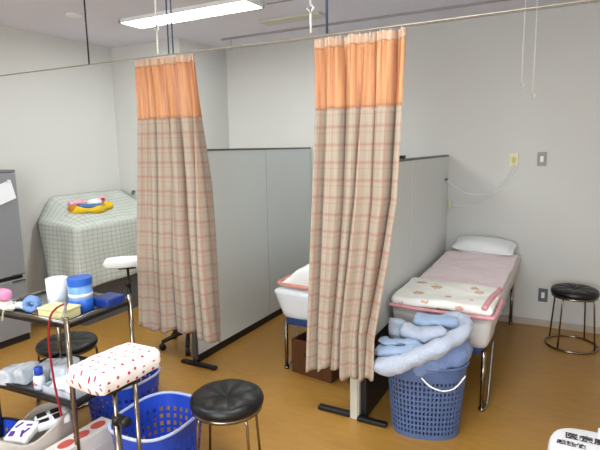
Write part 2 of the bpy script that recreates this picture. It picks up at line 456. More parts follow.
# ---------------------------------------------------------------- beds
def cloth_block(b, x0, x1, y0, y1, z0, z1, rad, taper=0.0, amp=0.006, res=34, seed=0.0, lump=None):
    cx, cy, cz = (x0 + x1) / 2, (y0 + y1) / 2, (z0 + z1) / 2
    def fn(p, u):
        q = p.copy()
        k = (1 - u.z) / 2
        q.x -= u.x * taper * k
        q.y -= min(u.y, 0) * 0 + (-u.y if u.y < 0 else 0) * -taper * 0.4 * k
        w_ = nz3(q + Vector((cx, cy, 0)), 5, seed)
        q.z += amp * w_ * (1.5 if u.z > 0.9 else 0.6)
        side = nz3(Vector((q.x * 1.0 + cx, q.y + cy, q.z * 0.4)), 9, seed + 3) * amp * (0.4 + k * 1.6)
        if abs(u.x) > 0.97: q.x += side * (1 if u.x > 0 else -1)
        if abs(u.y) > 0.97: q.y += side * (1 if u.y > 0 else -1)
        if lump: q = lump(q, u)
        return q
    rbox(b, (cx, cy, cz), (x1 - x0, y1 - y0, z1 - z0), rad, res=res, fn=fn)
def bed(x0, x1, y0, y1, ztop, zskirt, label, sheet, taper):
    t = thing('examination_bed', label, 'bed', ((x0 + x1) / 2, (y0 + y1) / 2, 0))
    cx, cy = (x0 + x1) / 2, (y0 + y1) / 2
    b = bm_new(); cloth_block(b, x0 - cx, x1 - cx, y0 - cy, y1 - cy, zskirt, ztop, 0.035, taper, 0.006, seed=x0)
    obj('sheet', b, sheet, t)
    b = bm_new(); i = taper + 0.03
    bx(b, x0 - cx + i, x1 - cx - i, y0 - cy + 0.02, y1 - cy - 0.02, zskirt - 0.03, zskirt + 0.02)
    obj('bed_frame', b, 'blueframe', t, smooth=False, bevel=0.005)
    for sx in (-1, 1):
        for sy in (-1, 1):
            lx = sx * ((x1 - x0) / 2 - 0.10 if sx < 0 else (x1 - x0) / 2 - 0.045); ly = sy * ((y1 - y0) / 2 - 0.03)
            b = bm_new()
            tube(b, [(lx, ly, zskirt - 0.01), (lx, ly, 0.016)], 0.014, 12)
            lathe(b, [(0.001, 0), (0.019, 0), (0.019, 0.018), (0.001, 0.018)], (lx, ly, 0), 14)
            obj('leg', b, 'chrome', t)
        lx = sx * ((x1 - x0) / 2 - 0.09 if sx < 0 else (x1 - x0) / 2 - 0.04)
        b = bm_new()
        y_ = -(y1 - y0) / 2 + 0.04
        tube(b, [(lx + 0.015, y_, 0.012), (lx + 0.02, y_ + 0.05, 0.05), (lx + 0.02, y_ + 0.12, 0.2), (lx + 0.02, y_ + 0.2, zskirt - 0.01)], 0.007, 8, smooth=5)
        obj('leg_brace', b, 'steel', t)
    return t
B1 = (-1.85, -1.20, 3.0, 4.73); B2 = (-0.965, -0.345, 3.0, 4.735)
bed(*B1, 0.60, 0.37, 'narrow clinic bed in a white sheet, half hidden behind the middle curtain', 'sheet', 0.075)
bed2 = bed(*B2, 0.588, 0.385, 'narrow clinic bed beside the back wall sockets, under a pale pink quilt', 'sheet2', 0.03)

# crumpled white duvet with salmon edging on bed 1
b = bm_new()
def dv(p, u):
    q = p.copy(); k = max(0.0, min(1.0, (u.y + 1) / 2)); f = min(1, max(0, (q.x + 0.30) / 0.27))
    q.z = (q.z + 0.035) * (0.35 + 2.2 * f * f * (3 - 2 * f)) - 0.03 if u.z > -0.5 else q.z
    q.z += 0.016 * nz3(q, 9, 2) * (1 if u.z > 0 else 0)
    q.x += 0.012 * nz3(q, 6, 5)
    return q
rbox(b, (-1.535, 3.38, 0.635), (0.60, 0.66, 0.07), 0.03, res=36, fn=dv)
dd = thing('duvet', 'bunched white duvet with salmon edging on the left bed', 'duvet', (0, 0, 0))
obj('cover', b, 'pillow', dd)
b = bm_new(); tube(b, [(-1.80, 3.62, 0.622), (-1.845, 3.4, 0.622), (-1.84, 3.15, 0.624), (-1.815, 3.06, 0.628), (-1.72, 3.045, 0.625), (-1.5, 3.04, 0.62), (-1.27, 3.05, 0.62)], 0.013, 8, smooth=6)
obj('edging', b, 'salmon', dd)

# quilt of bed 2
q2 = thing('quilt', 'pale pink quilt with a cream floral fold and pink edging, on the right bed', 'quilt', (-0.655, 3.75, 0.6))
def qz(p, u):
    q = p.copy(); q.z += 0.010 * nz3(q, 4, 8) + 0.005 * nz3(q, 14, 1)
    q.x += 0.014 * nz3(q, 4, 11) * abs(u.x)
    return q
b = bm_new(); rbox(b, (0.0, 0.20, 0.004), (0.585, 1.25, 0.032), 0.015, res=44, fn=qz); obj('cover', b, 'pinkquilt', q2)
def qf(p, u):
    q = p.copy(); q.z += 0.012 * nz3(q, 5, 4) + 0.006 * nz3(q, 12, 2)
    q.y += 0.02 * nz3(Vector((q.x, 0, 0)), 6, 9) * (1 if u.y > 0 else 0.4)
    q.y += 0.07 * (q.x / 0.3) * (-0.3 if u.y > 0 else -0.0)
    return q
b = bm_new(); rbox(b, (0.0, -0.525, 0.030), (0.615, 0.46, 0.062), 0.028, res=40, fn=qf); obj('floral_fold', b, 'floral', q2)
b = bm_new(); tube(b, [(-0.31, -0.755, 0.004), (-0.1, -0.768, 0.0), (0.1, -0.768, 0.0), (0.29, -0.765, 0.002), (0.318, -0.74, 0.006), (0.322, -0.6, 0.008), (0.318, -0.42, 0.012)], 0.013, 8, smooth=6)
obj('edging', b, 'pinktrim', q2)
b = bm_new(); tube(b, [(0.262, -0.752, 0.052), (0.272, -0.6, 0.062), (0.285, -0.45, 0.056), (0.29, -0.32, 0.046)], 0.02, 8, smooth=6, flat=0.7)
obj('corner_edging', b, 'pinktrim', q2)
# pillow
b = bm_new()
def pf(p, u):
    q = p.copy(); f = (1 - abs(u.x) ** 2.6) * (1 - abs(u.y) ** 2.6)
    q.z = q.z * (0.25 + 0.9 * f) + 0.006 * nz3(q, 9, 1)
    q.x *= 1 - 0.05 * (1 - abs(u.y)); return q
rbox(b, (0, 0, 0), (0.52, 0.27, 0.12), 0.055, res=26, fn=pf)
pl = obj('pillow', b, 'pillow'); pl.location = (-0.64, 4.585, 0.672); pl.rotation_euler = (0.22, 0.04, -0.05)
tag(pl, 'flat white pillow against the back wall on the right bed', 'pillow')

# the head end of the right bed is propped slightly higher
def prop(o, y0, base_y):
    for v in o.data.vertices:
        v.co.z += max(0.0, (v.co.y + base_y - y0)) * 0.030
        v.co.x += max(0.0, (v.co.y + base_y - y0)) * 0.012
for o in q2.children: prop(o, 3.0, 3.75)
for o in bed2.children:
    if o.name.startswith(('sheet', 'bed_frame')): prop(o, 3.0, (B2[2] + B2[3]) / 2)
pl.location.z += 0.05; pl.location.x += 0.015
# brown box under bed 1
bb = thing('wooden_box', 'dark brown open-topped wooden box under the left bed', 'box', (-1.50, 3.12, 0), -0.15)
b = bm_new(); bx(b, -0.17, 0.17, -0.15, -0.135, 0, 0.25); bx(b, -0.17, 0.17, 0.135, 0.15, 0, 0.25); bx(b, -0.17, -0.155, -0.135, 0.135, 0, 0.25); bx(b, 0.155, 0.17, -0.135, 0.135, 0, 0.25); bx(b, -0.155, 0.155, -0.135, 0.135, 0, 0.015)
obj('box_body', b, 'brownwood', bb, smooth=False, bevel=0.003)
b = bm_new(); bx(b, -0.06, 0.06, -0.156, -0.15, 0.14, 0.17); obj('handle', b, 'darkgap', bb, smooth=False, bevel=0.004)

# ---------------------------------------------------------------- curtains
def interp(tab, z):
    tab = sorted(tab)
    if z <= tab[0][0]: return tab[0][1]
    for (a, va), (c, vc) in zip(tab[:-1], tab[1:]):
        if z <= c: return va + (vc - va) * (z - a) / (c - a)
    return tab[-1][1]
def curtain(label, left, right, zhem, znet, zhead, ztop, grooves, amp, seed, grp='checked cubicle curtains'):
    rnd = random.Random(seed)
    xc = (left[-1][1] + right[-1][1]) / 2
    t = thing('cubicle_curtain', label, 'curtain', (xc, RAILY, 0), 0, grp)
    cloth_w = 1.5
    NU = 150
    def pt(s, z):
        low = (ztop - z) / (ztop - zhem)
        xl, xr = interp(left, z), interp(right, z)
        W = xr - xl
        y = 0.016 * math.sin(s * 23 + seed + 0.8 * z) + 0.010 * math.sin(s * 47 + seed * 2 + 0.5 * z)
        y += 0.012 * max(0, 1 - low / 0.16) * math.sin(s * 95)
        sh = 0.0
        for gs, ga in grooves:
            c_ = gs + 0.03 * math.sin(z * 1.7 + gs * 20)
            d = (s - c_) / 0.032
            g = math.exp(-d * d)
            k_ = ga * (0.35 + 0.75 * min(1, low * 2.2))
            y += amp * k_ * g
            sh -= 0.034 * k_ * (d * math.exp(-d * d / 2)) * 1.3
        s2 = min(max(s + sh * min(1, s * 8, (1 - s) * 8), 0), 1)
        y -= 0.012
        return Vector((xl + W * s2 - xc, y, z))
    def strip(z0, z1, m, name, nz, off=0.0):
        b = bm_new(); uvl = b.loops.layers.uv.verify(); G = []
        for j in range(nz + 1):
            row = []
            for i in range(NU + 1):
                s = i / NU; hem = z0 + (0.02 * math.sin(s * 9 + seed) + 0.012 * math.sin(s * 31)) * (1 if z0 == zhem else 0)
                z = hem + (z1 - hem) * j / nz
                p = pt(s, z); p.y += off; row.append((b.verts.new(p), (s * cloth_w, z)))
            G.append(row)
        for j in range(nz):
            for i in range(NU):
                q = (G[j][i], G[j][i + 1], G[j + 1][i + 1], G[j + 1][i])
                f = b.faces.new([v for v, _ in q])
                for lp, (_, uv) in zip(f.loops, q): lp[uvl].uv = uv
        return obj(name, b, m, t, solid=0.0016)
    strip(zhem, znet, 'curtain', 'cloth', 60)
    strip(znet, zhead, 'net', 'netting', 14)
    strip(zhead, ztop, 'header', 'heading_tape', 4)
    xl, xr = interp(left, ztop), interp(right, ztop)
    for i in range(9):
        x = xl + (xr - xl) * (i + 0.5) / 9 - xc
        b = bm_new(); tube(b, [(x, 0.004, ztop - 0.03), (x, 0.004, RAILZ - 0.006)], 0.0018, 6)
        obj('curtain_hook', b, 'white', t)
    return t
curtain('narrow gathered checked curtain with orange netting, left of the tall partition',
        [(0.35, -2.59), (0.93, -2.559), (1.79, -2.473), (2.165, -2.467)], [(0.35, -1.915), (0.74, -1.94), (1.41, -1.965), (1.785, -1.99), (2.15, -2.012)],
        0.385, 1.796, 2.118, 2.158, [(0.10, 0.3), (0.27, 0.8), (0.50, 1.0), (0.66, 0.5), (0.84, 0.9), (0.93, 0.7)], 0.11, 3)
curtain('gathered checked curtain with orange netting, hanging in front of the beds',
        [(0.34, -1.274), (1.035, -1.238), (1.79, -1.198), (2.15, -1.2)], [(0.3, -0.872), (0.577, -0.868), (1.02, -0.795), (1.33, -0.752), (1.77, -0.733), (2.14, -0.719)],
        0.335, 1.797, 2.105, 2.150, [(0.12, 0.25), (0.30, 1.25), (0.50, 0.6), (0.71, 0.85), (0.86, 1.0)], 0.12, 11)
# curtain rail, hangers and cords
t = thing('curtain_rail', 'long thin curtain rail hung across the room from ceiling rods', 'curtain rail', (-1.4, RAILY, RAILZ))
b = bm_new(); tube(b, [(XL + 1.4 + 0.005, 0.0, 0.012), (-1.5, 0, 0.006), (0.2, 0, -0.004), (XR + 1.4 - 0.005, 0, 0)], 0.0045, 8); obj('rail', b, 'wire', t)
for x, m, r in ((-2.907, 'blackline', 0.0055), (-2.20, 'bluerod', 0.0045), (-2.165, 'bluerod', 0.0045), (-1.137, 'bluerod', 0.007)):
    b = bm_new(); tube(b, [(x + 1.4, 0, 0.004), (x + 1.4, 0, H - RAILZ)], r, 8); lathe(b, [(0.001, H - RAILZ - 0.012), (0.022, H - RAILZ - 0.012), (0.022, H - RAILZ), (0.001, H - RAILZ)], (x + 1.4, 0, 0), 14)
    obj('hanger_rod', b, m, t)
def hook_cord(x, y, ztop, zloop, zbot, label, r=0.004):
    b = bm_new()
    tube(b, [(x, y, ztop), (x, y, zloop + 0.02)], r, 6)
    tube(b, [(x, y, zloop + 0.02), (x - 0.018, y, zloop), (x, y, zloop - 0.022), (x + 0.018, y, zloop)], r * 1.2, 6, closed=True)
    if zbot < zloop - 0.03: tube(b, [(x, y, zloop - 0.022), (x, y, zbot)], r, 6)
    return tag(obj('hanging_hook', b, 'whiteline'), label, 'hook', 'white drip hooks hanging from the ceiling')
hook_cord(-2.24, RAILY - 0.05, H, 2.32, 2.175, 'white cord with a ring hanging above the left curtain', 0.006)
hook_cord(-1.205, RAILY - 0.05, H, 2.295, 2.175, 'white cord with a ring hanging above the middle curtain', 0.006)
hook_cord(-0.33, 3.9, H, 2.0, 2.0, 'left cord of the pair hanging over the right bed', 0.004)
hook_cord(-0.255, 3.9, H, 1.925, 1.925, 'right, longer cord of the pair hanging over the right bed', 0.004)
b = bm_new(); tube(b, [(-3.02, 4.262, H - 0.016), (-3.02, 4.262, H - 0.085)], 0.004, 6); tube(b, [(-3.02, 4.262, H - 0.085), (-3.035, 4.262, H - 0.1), (-3.02, 4.262, H - 0.115), (-3.005, 4.262, H - 0.1)], 0.004, 6, closed=True)
tag(obj('track_hook', b, 'seam'), 'short metal hook hanging at the left end of the ceiling track', 'hook')

# ---------------------------------------------------------------- wall plates and cables
def plate(x, z, m1, m2, label, cat='wall switch', s=(0.07, 0.115), ins=(0.026, 0.05), name='wall_switch'):
    t = thing(name, label, cat, (x, YB - 0.004, z))
    b = bm_new(); box(b, (0, 0, 0), (s[0], 0.008, s[1])); obj('cover_plate', b, m1, t, smooth=False, bevel=0.003)
    b = bm_new(); box(b, (0, -0.006, 0), (ins[0], 0.008, ins[1])); obj('insert', b, m2, t, smooth=False, bevel=0.002)
    return t
plate(-0.432, 1.462, 'cream', 'buttonyellow', 'cream call-button plate on the back wall where the thin cables start', 'call button', name='call_button')
plate(-0.213, 1.469, 'metalplate', 'white', 'grey metal switch plate with white rocker high on the back wall')
plate(-0.144, 0.285, 'trim', 'white', 'low wall socket with dark frame beside the black stool', 'wall socket', s=(0.075, 0.12), name='wall_socket')
def cable(pts, label, end):
    t = thing('call_cable', label, 'cable', pts[0])
    o = Vector(pts[0])
    b = bm_new(); tube(b, [Vector(p) - o for p in pts], 0.0035, 6, smooth=8); obj('cord', b, 'whiteline', t)
    e = Vector(pts[-1]) - o
    b = bm_new(); box(b, e, end); obj('handset', b, 'cream' if end[2] > 0.03 else 'trim', t, smooth=False, bevel=0.003)
cable([(-0.432, YB - 0.012, 1.42), (-0.5, YB - 0.02, 1.30), (-0.65, 4.74, 1.12), (-0.82, 4.73, 1.05), (-0.955, 4.72, 1.06)], 'upper loop of thin white cable ending in a cream handset on the partition', (0.03, 0.03, 0.075))
cable([(-0.425, YB - 0.012, 1.42), (-0.47, 4.74, 1.26), (-0.60, 4.70, 1.17), (-0.78, 4.65, 1.17), (-0.9, 4.6, 1.24), (-0.968, 4.6, 1.295)], 'second thin white cable hooked to a small dark clip on the partition', (0.02, 0.04, 0.02))
b = bm_new(); tube(b, [(-4.21, YA - 0.005, 1.155), (-4.21, YA - 0.02, 1.125), (-4.185, YA - 0.02, 1.125), (-4.185, YA - 0.005, 1.155)], 0.006, 8); bx(b, -4.22, -4.175, YA - 0.008, YA, 1.145, 1.165)
tag(obj('wall_hook', b, 'trim'), 'small dark hook on the alcove wall beside the left curtain', 'hook')

# ---------------------------------------------------------------- fridge / cabinet at left
fx0, fx1, fy0, fy1, fz = XL + 0.02, -4.03, 1.92, 2.575, 1.458
t = thing('refrigerator', 'silver grey refrigerator cropped by the left edge with a note on its door', 'refrigerator', ((fx0 + fx1) / 2, (fy0 + fy1) / 2, 0))
cx, cy = (fx0 + fx1) / 2, (fy0 + fy1) / 2
b = bm_new(); bx(b, fx0 - cx, fx1 - cx - 0.04, fy0 - cy, fy1 - cy, 0.03, fz - 0.01); obj('cabinet', b, 'darkgap', t, smooth=False, bevel=0.004)
b = bm_new(); bx(b, fx0 - cx, fx1 - cx, fy0 - cy, fy1 - cy, fz - 0.025, fz); obj('top', b, 'fridgetop', t, smooth=False, bevel=0.005)
for z0, z1 in ((0.58, fz - 0.028), (0.06, 0.545)):
    b = bm_new(); bx(b, fx1 - cx - 0.036, fx1 - cx, fy0 - cy, fy1 - cy, z0, z1); d = obj('door', b, 'fridge', t, smooth=False, bevel=0.006)
    b = bm_new(); bx(b, fx1 - cx, fx1 - cx + 0.006, fy1 - cy - 0.12, fy1 - cy - 0.01, (z0 if z0 > 0.1 else z1 - 0.02), (z0 + 0.012 if z0 > 0.1 else z1 - 0.005)); obj('handle', b, 'steel', d, smooth=False)
b = bm_new(); bx(b, fx0 - cx + 0.02, fx1 - cx - 0.015, fy0 - cy + 0.01, fy1 - cy - 0.01, 0, 0.05); obj('black_base', b, 'black', t, smooth=False)
b = bm_new()
vs = [b.verts.new((fx1 + 0.004 + (0.01 if i in (2, 3) else 0), y, z)) for i, (y, z) in enumerate([(2.33, 1.315), (2.525, 1.375), (2.552, 1.225), (2.36, 1.165)])]
b.faces.new(vs)
t = thing('door_note', 'tilted white note held by a magnet on the refrigerator door', 'note', (0, 0, 0))
obj('sheet', b, 'paper', t, smooth=False, solid=0.001)
b = bm_new(); rbox(b, (fx1 + 0.010, 2.505, 1.365), (0.014, 0.03, 0.026), 0.006, res=6); obj('magnet', b, 'white', t)

# ---------------------------------------------------------------- draped equipment in the alcove
t = thing('covered_cabinet', 'large cabinet under a checked grey sheet in the left corner', 'cabinet', (-4.08, 3.45, 0))
X0, X1, Y0, Y1 = -4.365, -3.80, 2.93, 3.97
def top_z(x, y=3.5):
    k = min(1, max(0, (y - 2.92) / 0.22)); k = k * k * (3 - 2 * k)
    return 0.935 + (X1 - x) / (X1 - X0) * (0.03 + 0.22 * k)
b = bm_new(); NX, NY, NS = 20, 34, 26
rows = []
def ripple(a, k, sd): return 0.020 * k * math.sin(a * 26 + sd) + 0.012 * k * nz3((a * 3, k, sd), 3)
# build as loft of closed-ish outline: hem ring -> top edge ring -> inner rings -> centre
def outline(x0, x1, y0, y1, n):   # rounded rectangle, n per side
    pts = []
    r = min(0.05, (x1 - x0) / 2.2, (y1 - y0) / 2.2)
    cs = ((x1 - r, y0 + r, -PI / 2), (x1 - r, y1 - r, 0), (x0 + r, y1 - r, PI / 2), (x0 + r, y0 + r, PI))
    for q in range(4):
        cx_, cy_, a0 = cs[q]
        for j in range(5): pts.append((cx_ + r * math.cos(a0 + PI / 2 * j / 4), cy_ + r * math.sin(a0 + PI / 2 * j / 4)))
        nx_ = cs[(q + 1) % 4]; a1 = nx_[2]
        e = (nx_[0] + r * math.cos(a1), nx_[1] + r * math.sin(a1)); s0 = pts[-1]
        for j in range(1, n): pts.append((s0[0] + (e[0] - s0[0]) * j / n, s0[1] + (e[1] - s0[1]) * j / n))
    return pts
rings = []
N = 22
base_o = outline(X0, X1, Y0, Y1, N)
for si in range(NS + 1):
    k = 1 - si / NS
    ring = []
    for idx, (x, y) in enumerate(base_o):
        a = idx / len(base_o)
        d = Vector((x - (X0 + X1) / 2, y - (Y0 + Y1) / 2, 0)).normalized()
        fl = ripple(a * 2, k, 1.0) + 0.02 * k
        if x < X0 + 0.06: fl = -0.02 * k
        if y > Y1 - 0.06: fl = 0
        # near/left side hem pulls in to the right, leaving a dark sliver
        pull = 0.06 * k * max(0, 1 - (x - X0) / 0.25) if y < Y0 + 0.1 else 0
        tz = top_z(x, y) - 0.012
        zh = 0.33 + 0.05 * math.sin(a * 12) + (0.12 if y < Y0 + 0.1 and x < -4.2 else 0)
        ring.append(Vector((min(x + d.x * fl, X1 + 0.06) + pull, y + (0 if y > Y1 - 0.06 else d.y * fl), zh + (tz - zh) * (si / NS))))
    rings.append(ring)
for si in range(1, 13):
    f = si / 12.6
    mx, my = (X0 + X1) / 2, (Y0 + Y1) / 2
    ring = []
    for (x, y) in base_o:
        xx = x + (mx - x) * f; yy = y + (my - y) * f
        zz = top_z(xx, yy) + 0.010 * nz3((xx, yy, 0), 5, 3) - 0.012 * (1 - min(1, si / 1.5))
        ring.append(Vector((xx, yy, zz)))
    rings.append(ring)
loc = Vector((-4.08, 3.45, 0))
rings = [[p - loc for p in r] for r in rings]
uvn = bm_new(); V = [[uvn.verts.new(p) for p in r] for r in rings]; n_ = len(base_o)
for i in range(len(V) - 1):
    for j in range(n_): uvn.faces.new((V[i][j], V[i][(j + 1) % n_], V[i + 1][(j + 1) % n_], V[i + 1][j]))
uvn.faces.new(V[-1]); b.free()
obj('dust_sheet', uvn, 'drape', t, solid=0.003)
b = bm_new(); bx(b, X0 + 0.07 + 4.08, X1 - 0.06 + 4.08, Y0 + 0.07 - 3.45, Y1 - 0.06 - 3.45, 0, 0.88); obj('cabinet_body', b, 'trim', t, smooth=False)
# toys on it
toy = thing('plush_toy', 'golden yellow plush lying curled on the checked sheet', 'soft toy', (-4.05, 3.3, 1.045))
def blob(name, c, s, m, parent, sd=0, amp=0.12):
    b = bm_new()
    def wf(r, z, a): return (r * (1 + amp * nz3((math.cos(a) * 2, math.sin(a) * 2, z * 20), 1.5, sd)), z)
    prof = [(math.sin(PI * i / 10) * 1.0, -math.cos(PI * i / 10)) for i in range(11)]
    rings_ = []
    for r, z in prof:
        rings_.append([Vector((c[0] + s[0] * max(r, 0.01) * math.cos(a) * (1 + amp * nz3((math.cos(a), math.sin(a), z), 2.2, sd)), c[1] + s[1] * max(r, 0.01) * math.sin(a) * (1 + amp * nz3((math.cos(a), math.sin(a), z), 2.2, sd + 1)), c[2] + s[2] * z)) for a in [2 * PI * k / 18 for k in range(18)]])
    loft(b, rings_); return obj(name, b, m, parent)
b = bm_new(); tube(b, [(-0.02, -0.22, 0.012), (0.06, -0.15, 0.005), (0.085, 0.0, -0.005), (0.075, 0.12, 0.0), (0.04, 0.22, 0.012), (-0.02, 0.235, 0.02)], lambda q: 0.034 + 0.012 * math.sin(q * 17), 12, smooth=6)
obj('body', b, 'yellow', toy); toy.scale = (0.9, 0.88, 0.9)
blob('head', (-0.01, -0.205, 0.028), (0.055, 0.058, 0.042), 'gold', toy, 3)
blob('foot', (0.01, 0.22, 0.03), (0.042, 0.052, 0.034), 'yellow', toy, 4)
b = bm_new(); tube(b, [(-4.06, 3.17, 1.085), (-4.03, 3.28, 1.075), (-4.04, 3.39, 1.075)], lambda q: 0.034 - 0.008 * q, 12, smooth=6, flat=0.7)
tag(obj('folded_cloth', b, 'bluecloth'), 'small blue cloth lying in the middle of the toys', 'cloth')
pk = thing('stuffed_animal', 'pale pink and white soft toy with a dark pink nose on the checked sheet', 'soft toy', (-4.10, 3.43, 1.09))
blob('body', (0, -0.03, 0.01), (0.055, 0.085, 0.036), 'pillow', pk, 7)
blob('head', (0.0, 0.04, 0.03), (0.045, 0.05, 0.038), 'pinkplush', pk, 8)
blob('nose', (0.042, 0.03, 0.035), (0.014, 0.022, 0.016), 'redplush', pk, 9, 0)
b = bm_new(); tube(b, [(-4.13, 3.13, 1.10), (-4.12, 3.2, 1.115), (-4.12, 3.29, 1.105)], lambda q: 0.028, 10, smooth=5)
tag(obj('soft_roll', b, 'pinkplush'), 'small pink cloth roll at the back left of the toys', 'cloth')

# ---------------------------------------------------------------- stools
def stool(loc, rz, label, h=0.475, R=0.172):
    t = thing('round_stool', label, 'stool', loc, rz, 'round black vinyl stools')
    def wf(r, z, a):
        if r < 0.01: return (r, z)
        k = (r / R); groove = abs(math.cos(a * 4)) ** 0.35
        dz = -0.012 * (1 - groove) * math.sin(min(k, 1) * PI) if z > h - 0.04 else 0
        return (r, z + dz)
    prof = [(0.001, h - 0.058), (R * 0.93, h - 0.058), (R * 0.98, h - 0.05), (R, h - 0.032), (R * 0.97, h - 0.014), (R * 0.88, h - 0.003), (R * 0.7, h + 0.003), (R * 0.5, h + 0.003), (R * 0.3, h - 0.002), (R * 0.15, h - 0.010), (R * 0.06, h - 0.018), (0.001, h - 0.020)]
    b = bm_new(); lathe(b, prof, seg=64, wob=wf); se = obj('seat', b, 'vinyl', t)
    b = bm_new(); lathe(b, [(0.001, h - 0.021), (0.012, h - 0.020), (0.010, h - 0.014), (0.001, h - 0.011)], seg=14); obj('button', b, 'vinyl', se)
    b = bm_new(); lathe(b, [(R * 0.86, h - 0.070), (R * 0.955, h - 0.070), (R * 0.955, h - 0.055), (R * 0.86, h - 0.055)], seg=48); obj('seat_ring', b, 'chrome', t)
    for k in range(4):
        a = PI / 4 + k * PI / 2; c_, s_ = math.cos(a), math.sin(a)
        b = bm_new(); tube(b, [(c_ * 0.10, s_ * 0.10, h - 0.064), (c_ * 0.148, s_ * 0.148, h - 0.068), (c_ * 0.158, s_ * 0.158, h - 0.10), (c_ * 0.185, s_ * 0.185, 0.014)], 0.0065, 10)
        obj('leg', b, 'chrome', t)
    b = bm_new(); n = 48; rr = 0.187; tube(b, [(rr * math.cos(2 * PI * i / n), rr * math.sin(2 * PI * i / n), 0.009) for i in range(n)], 0.009, 8, closed=True); obj('foot_ring', b, 'chrome', t)
    return t
s1 = stool((-1.352, 1.775, 0), 0.42, 'black padded round stool in front of the blue baskets, nearest the viewer')
s2 = copy_tree(s1); s2.location = (0.09, 4.40, 0); s2.rotation_euler = (0, 0, 0.25); s2['label'] = 'round black stool against the back wall beside the low socket'
s3 = copy_tree(s1); s3.location = (-2.815, 2.03, 0); s3.scale = (1.08, 1.08, 0.83); s3.rotation_euler = (0, 0, 0.1); s3['label'] = 'low round black stool seen behind the steel trolley'

# ---------------------------------------------------------------- baskets with slotted walls
def basket(name, label, cat, loc, rz, sx, sy, h, m, cols, rowsn, flare=0.86, rimm='rim', corner=0.35, group=None, dip=0.0, solid_top=0.14):
    t = thing(name, label, cat, loc, rz, group)
    per = 4 * cols
    def ring(f, z, dipk=0.0):
        out = []
        for i in range(per):
            a = 2 * PI * i / per; c_, s_ = math.cos(a), math.sin(a); e = corner * 2
            x = math.copysign(abs(c_) ** e, c_) * sx / 2 * f; y = math.copysign(abs(s_) ** e, s_) * sy / 2 * f
            out.append(Vector((x, y, z - dip * dipk * (abs(s_) ** 4))))
        return out
    # resample evenly around
    def even(pts):
        L_ = [0]
        for i in range(len(pts)): L_.append(L_[-1] + (pts[(i + 1) % len(pts)] - pts[i]).length)
        out = []
        for k in range(per):
            d = L_[-1] * k / per
            j = max(i for i in range(len(pts)) if L_[i] <= d + 1e-9); seg = L_[j + 1] - L_[j]
            out.append(pts[j].lerp(pts[(j + 1) % len(pts)], (d - L_[j]) / seg if seg > 1e-9 else 0))
        return out
    zs = [0.0]; solid_rows = {0}
    z = 0.03; zs.append(z); body = h * (1 - solid_top) - z
    for r in range(rowsn):
        zs.append(z + body * (r + 0.62) / rowsn); zs.append(z + body * (r + 1) / rowsn)
    zs.append(h)
    b = bm_new(); V = []
    for z in zs:
        f = flare + (1 - flare) * z / h
        V.append([b.verts.new(p) for p in even(ring(f, z, z / h))])
    for i in range(len(zs) - 1):
        slot = (1 <= i < len(zs) - 2) and (i % 2 == 1)
        for j in range(per):
            if slot and j % 2 == 0: continue
            b.faces.new((V[i][j], V[i][(j + 1) % per], V[i + 1][(j + 1) % per], V[i + 1][j]))
    b.faces.new(V[0][::-1])
    obj('basket_body', b, m, t, smooth=False, solid=0.004)
    b = bm_new(); tube(b, even(ring(1.015, h, 1.0)), 0.008, 8, closed=True); obj('rim', b, rimm, t)
    return t
basket('plastic_basket', 'large royal blue slotted basket standing next to the nearest stool', 'basket', (-1.755, 1.735, 0), 0.05, 0.37, 0.44, 0.285, 'bluebasket', 17, 5, group='royal blue plastic baskets', solid_top=0.2)
basket('plastic_basket', 'royal blue slotted basket partly under the trolley shelf', 'basket', (-2.285, 1.99, 0), 0.02, 0.40, 0.37, 0.29, 'bluebasket', 17, 5, group='royal blue plastic baskets', solid_top=0.2)
basket('plastic_basket', 'royal blue basket under the trolley at the bottom left corner', 'basket', (-2.51, 1.33, 0), 0.1, 0.26, 0.30, 0.19, 'bluebasket', 16, 4, group='royal blue plastic baskets', rimm='blackpack', solid_top=0.2)
hx, hy = -0.655, 2.71
basket('laundry_hamper', 'slate blue plastic laundry hamper piled with towels at the foot of the right bed', 'laundry hamper', (hx, hy, 0), 0.3, 0.44, 0.35, 0.42, 'hamper', 28, 11, flare=0.84, rimm='hamper', corner=0.4, solid_top=0.16)
b = bm_new(); tube(b, [(-0.62, 2.475, 0.40), (-0.57, 2.46, 0.37), (-0.51, 2.48, 0.35), (-0.46, 2.53, 0.355), (-0.42, 2.60, 0.40)], 0.004, 8, smooth=6)
tag(obj('basket_handle', b, 'whiteline'), 'thin white carrying handle curving over the front of the laundry hamper', 'handle')
# towels
def towel(pts, r, m, label, flat=0.5, seed=0.0, fd=(0, 0, 1)):
    b = bm_new()
    P = smooth_path(pts, 7)
    tube(b, P, lambda q: (r(q) if callable(r) else r) * (0.55 + 0.45 * min(1, q * 12, (1 - q) * 12)), 18, flat=flat, flatdir=fd)
    for v in b.verts:
        v.co += Vector((nz3(v.co, 14, seed), nz3(v.co, 14, seed + 4), nz3(v.co, 14, seed + 8))) * 0.014
        v.co += Vector((nz3(v.co, 45, seed), nz3(v.co, 45, seed + 4), nz3(v.co, 45, seed + 8))) * 0.009
    return tag(obj('towel', b, m), label, 'towel', 'blue and white towels in the hamper')
towel([(-0.84, 2.62, 0.42), (-0.74, 2.66, 0.43), (-0.60, 2.72, 0.44), (-0.50, 2.78, 0.44)], 0.13, 'towel3', 'blue towel lying lowest and deepest in the hamper', 0.5, 1)
towel([(-0.70, 2.54, 0.425), (-0.60, 2.57, 0.455), (-0.52, 2.64, 0.48), (-0.47, 2.74, 0.50), (-0.50, 2.86, 0.51)], lambda q: 0.040 + 0.012 * q, 'towel3', 'blue shaded side of the pale towel along the front rim of the hamper', 1.7, 2)  # deeper blue stands in for shade on the pale towel's side
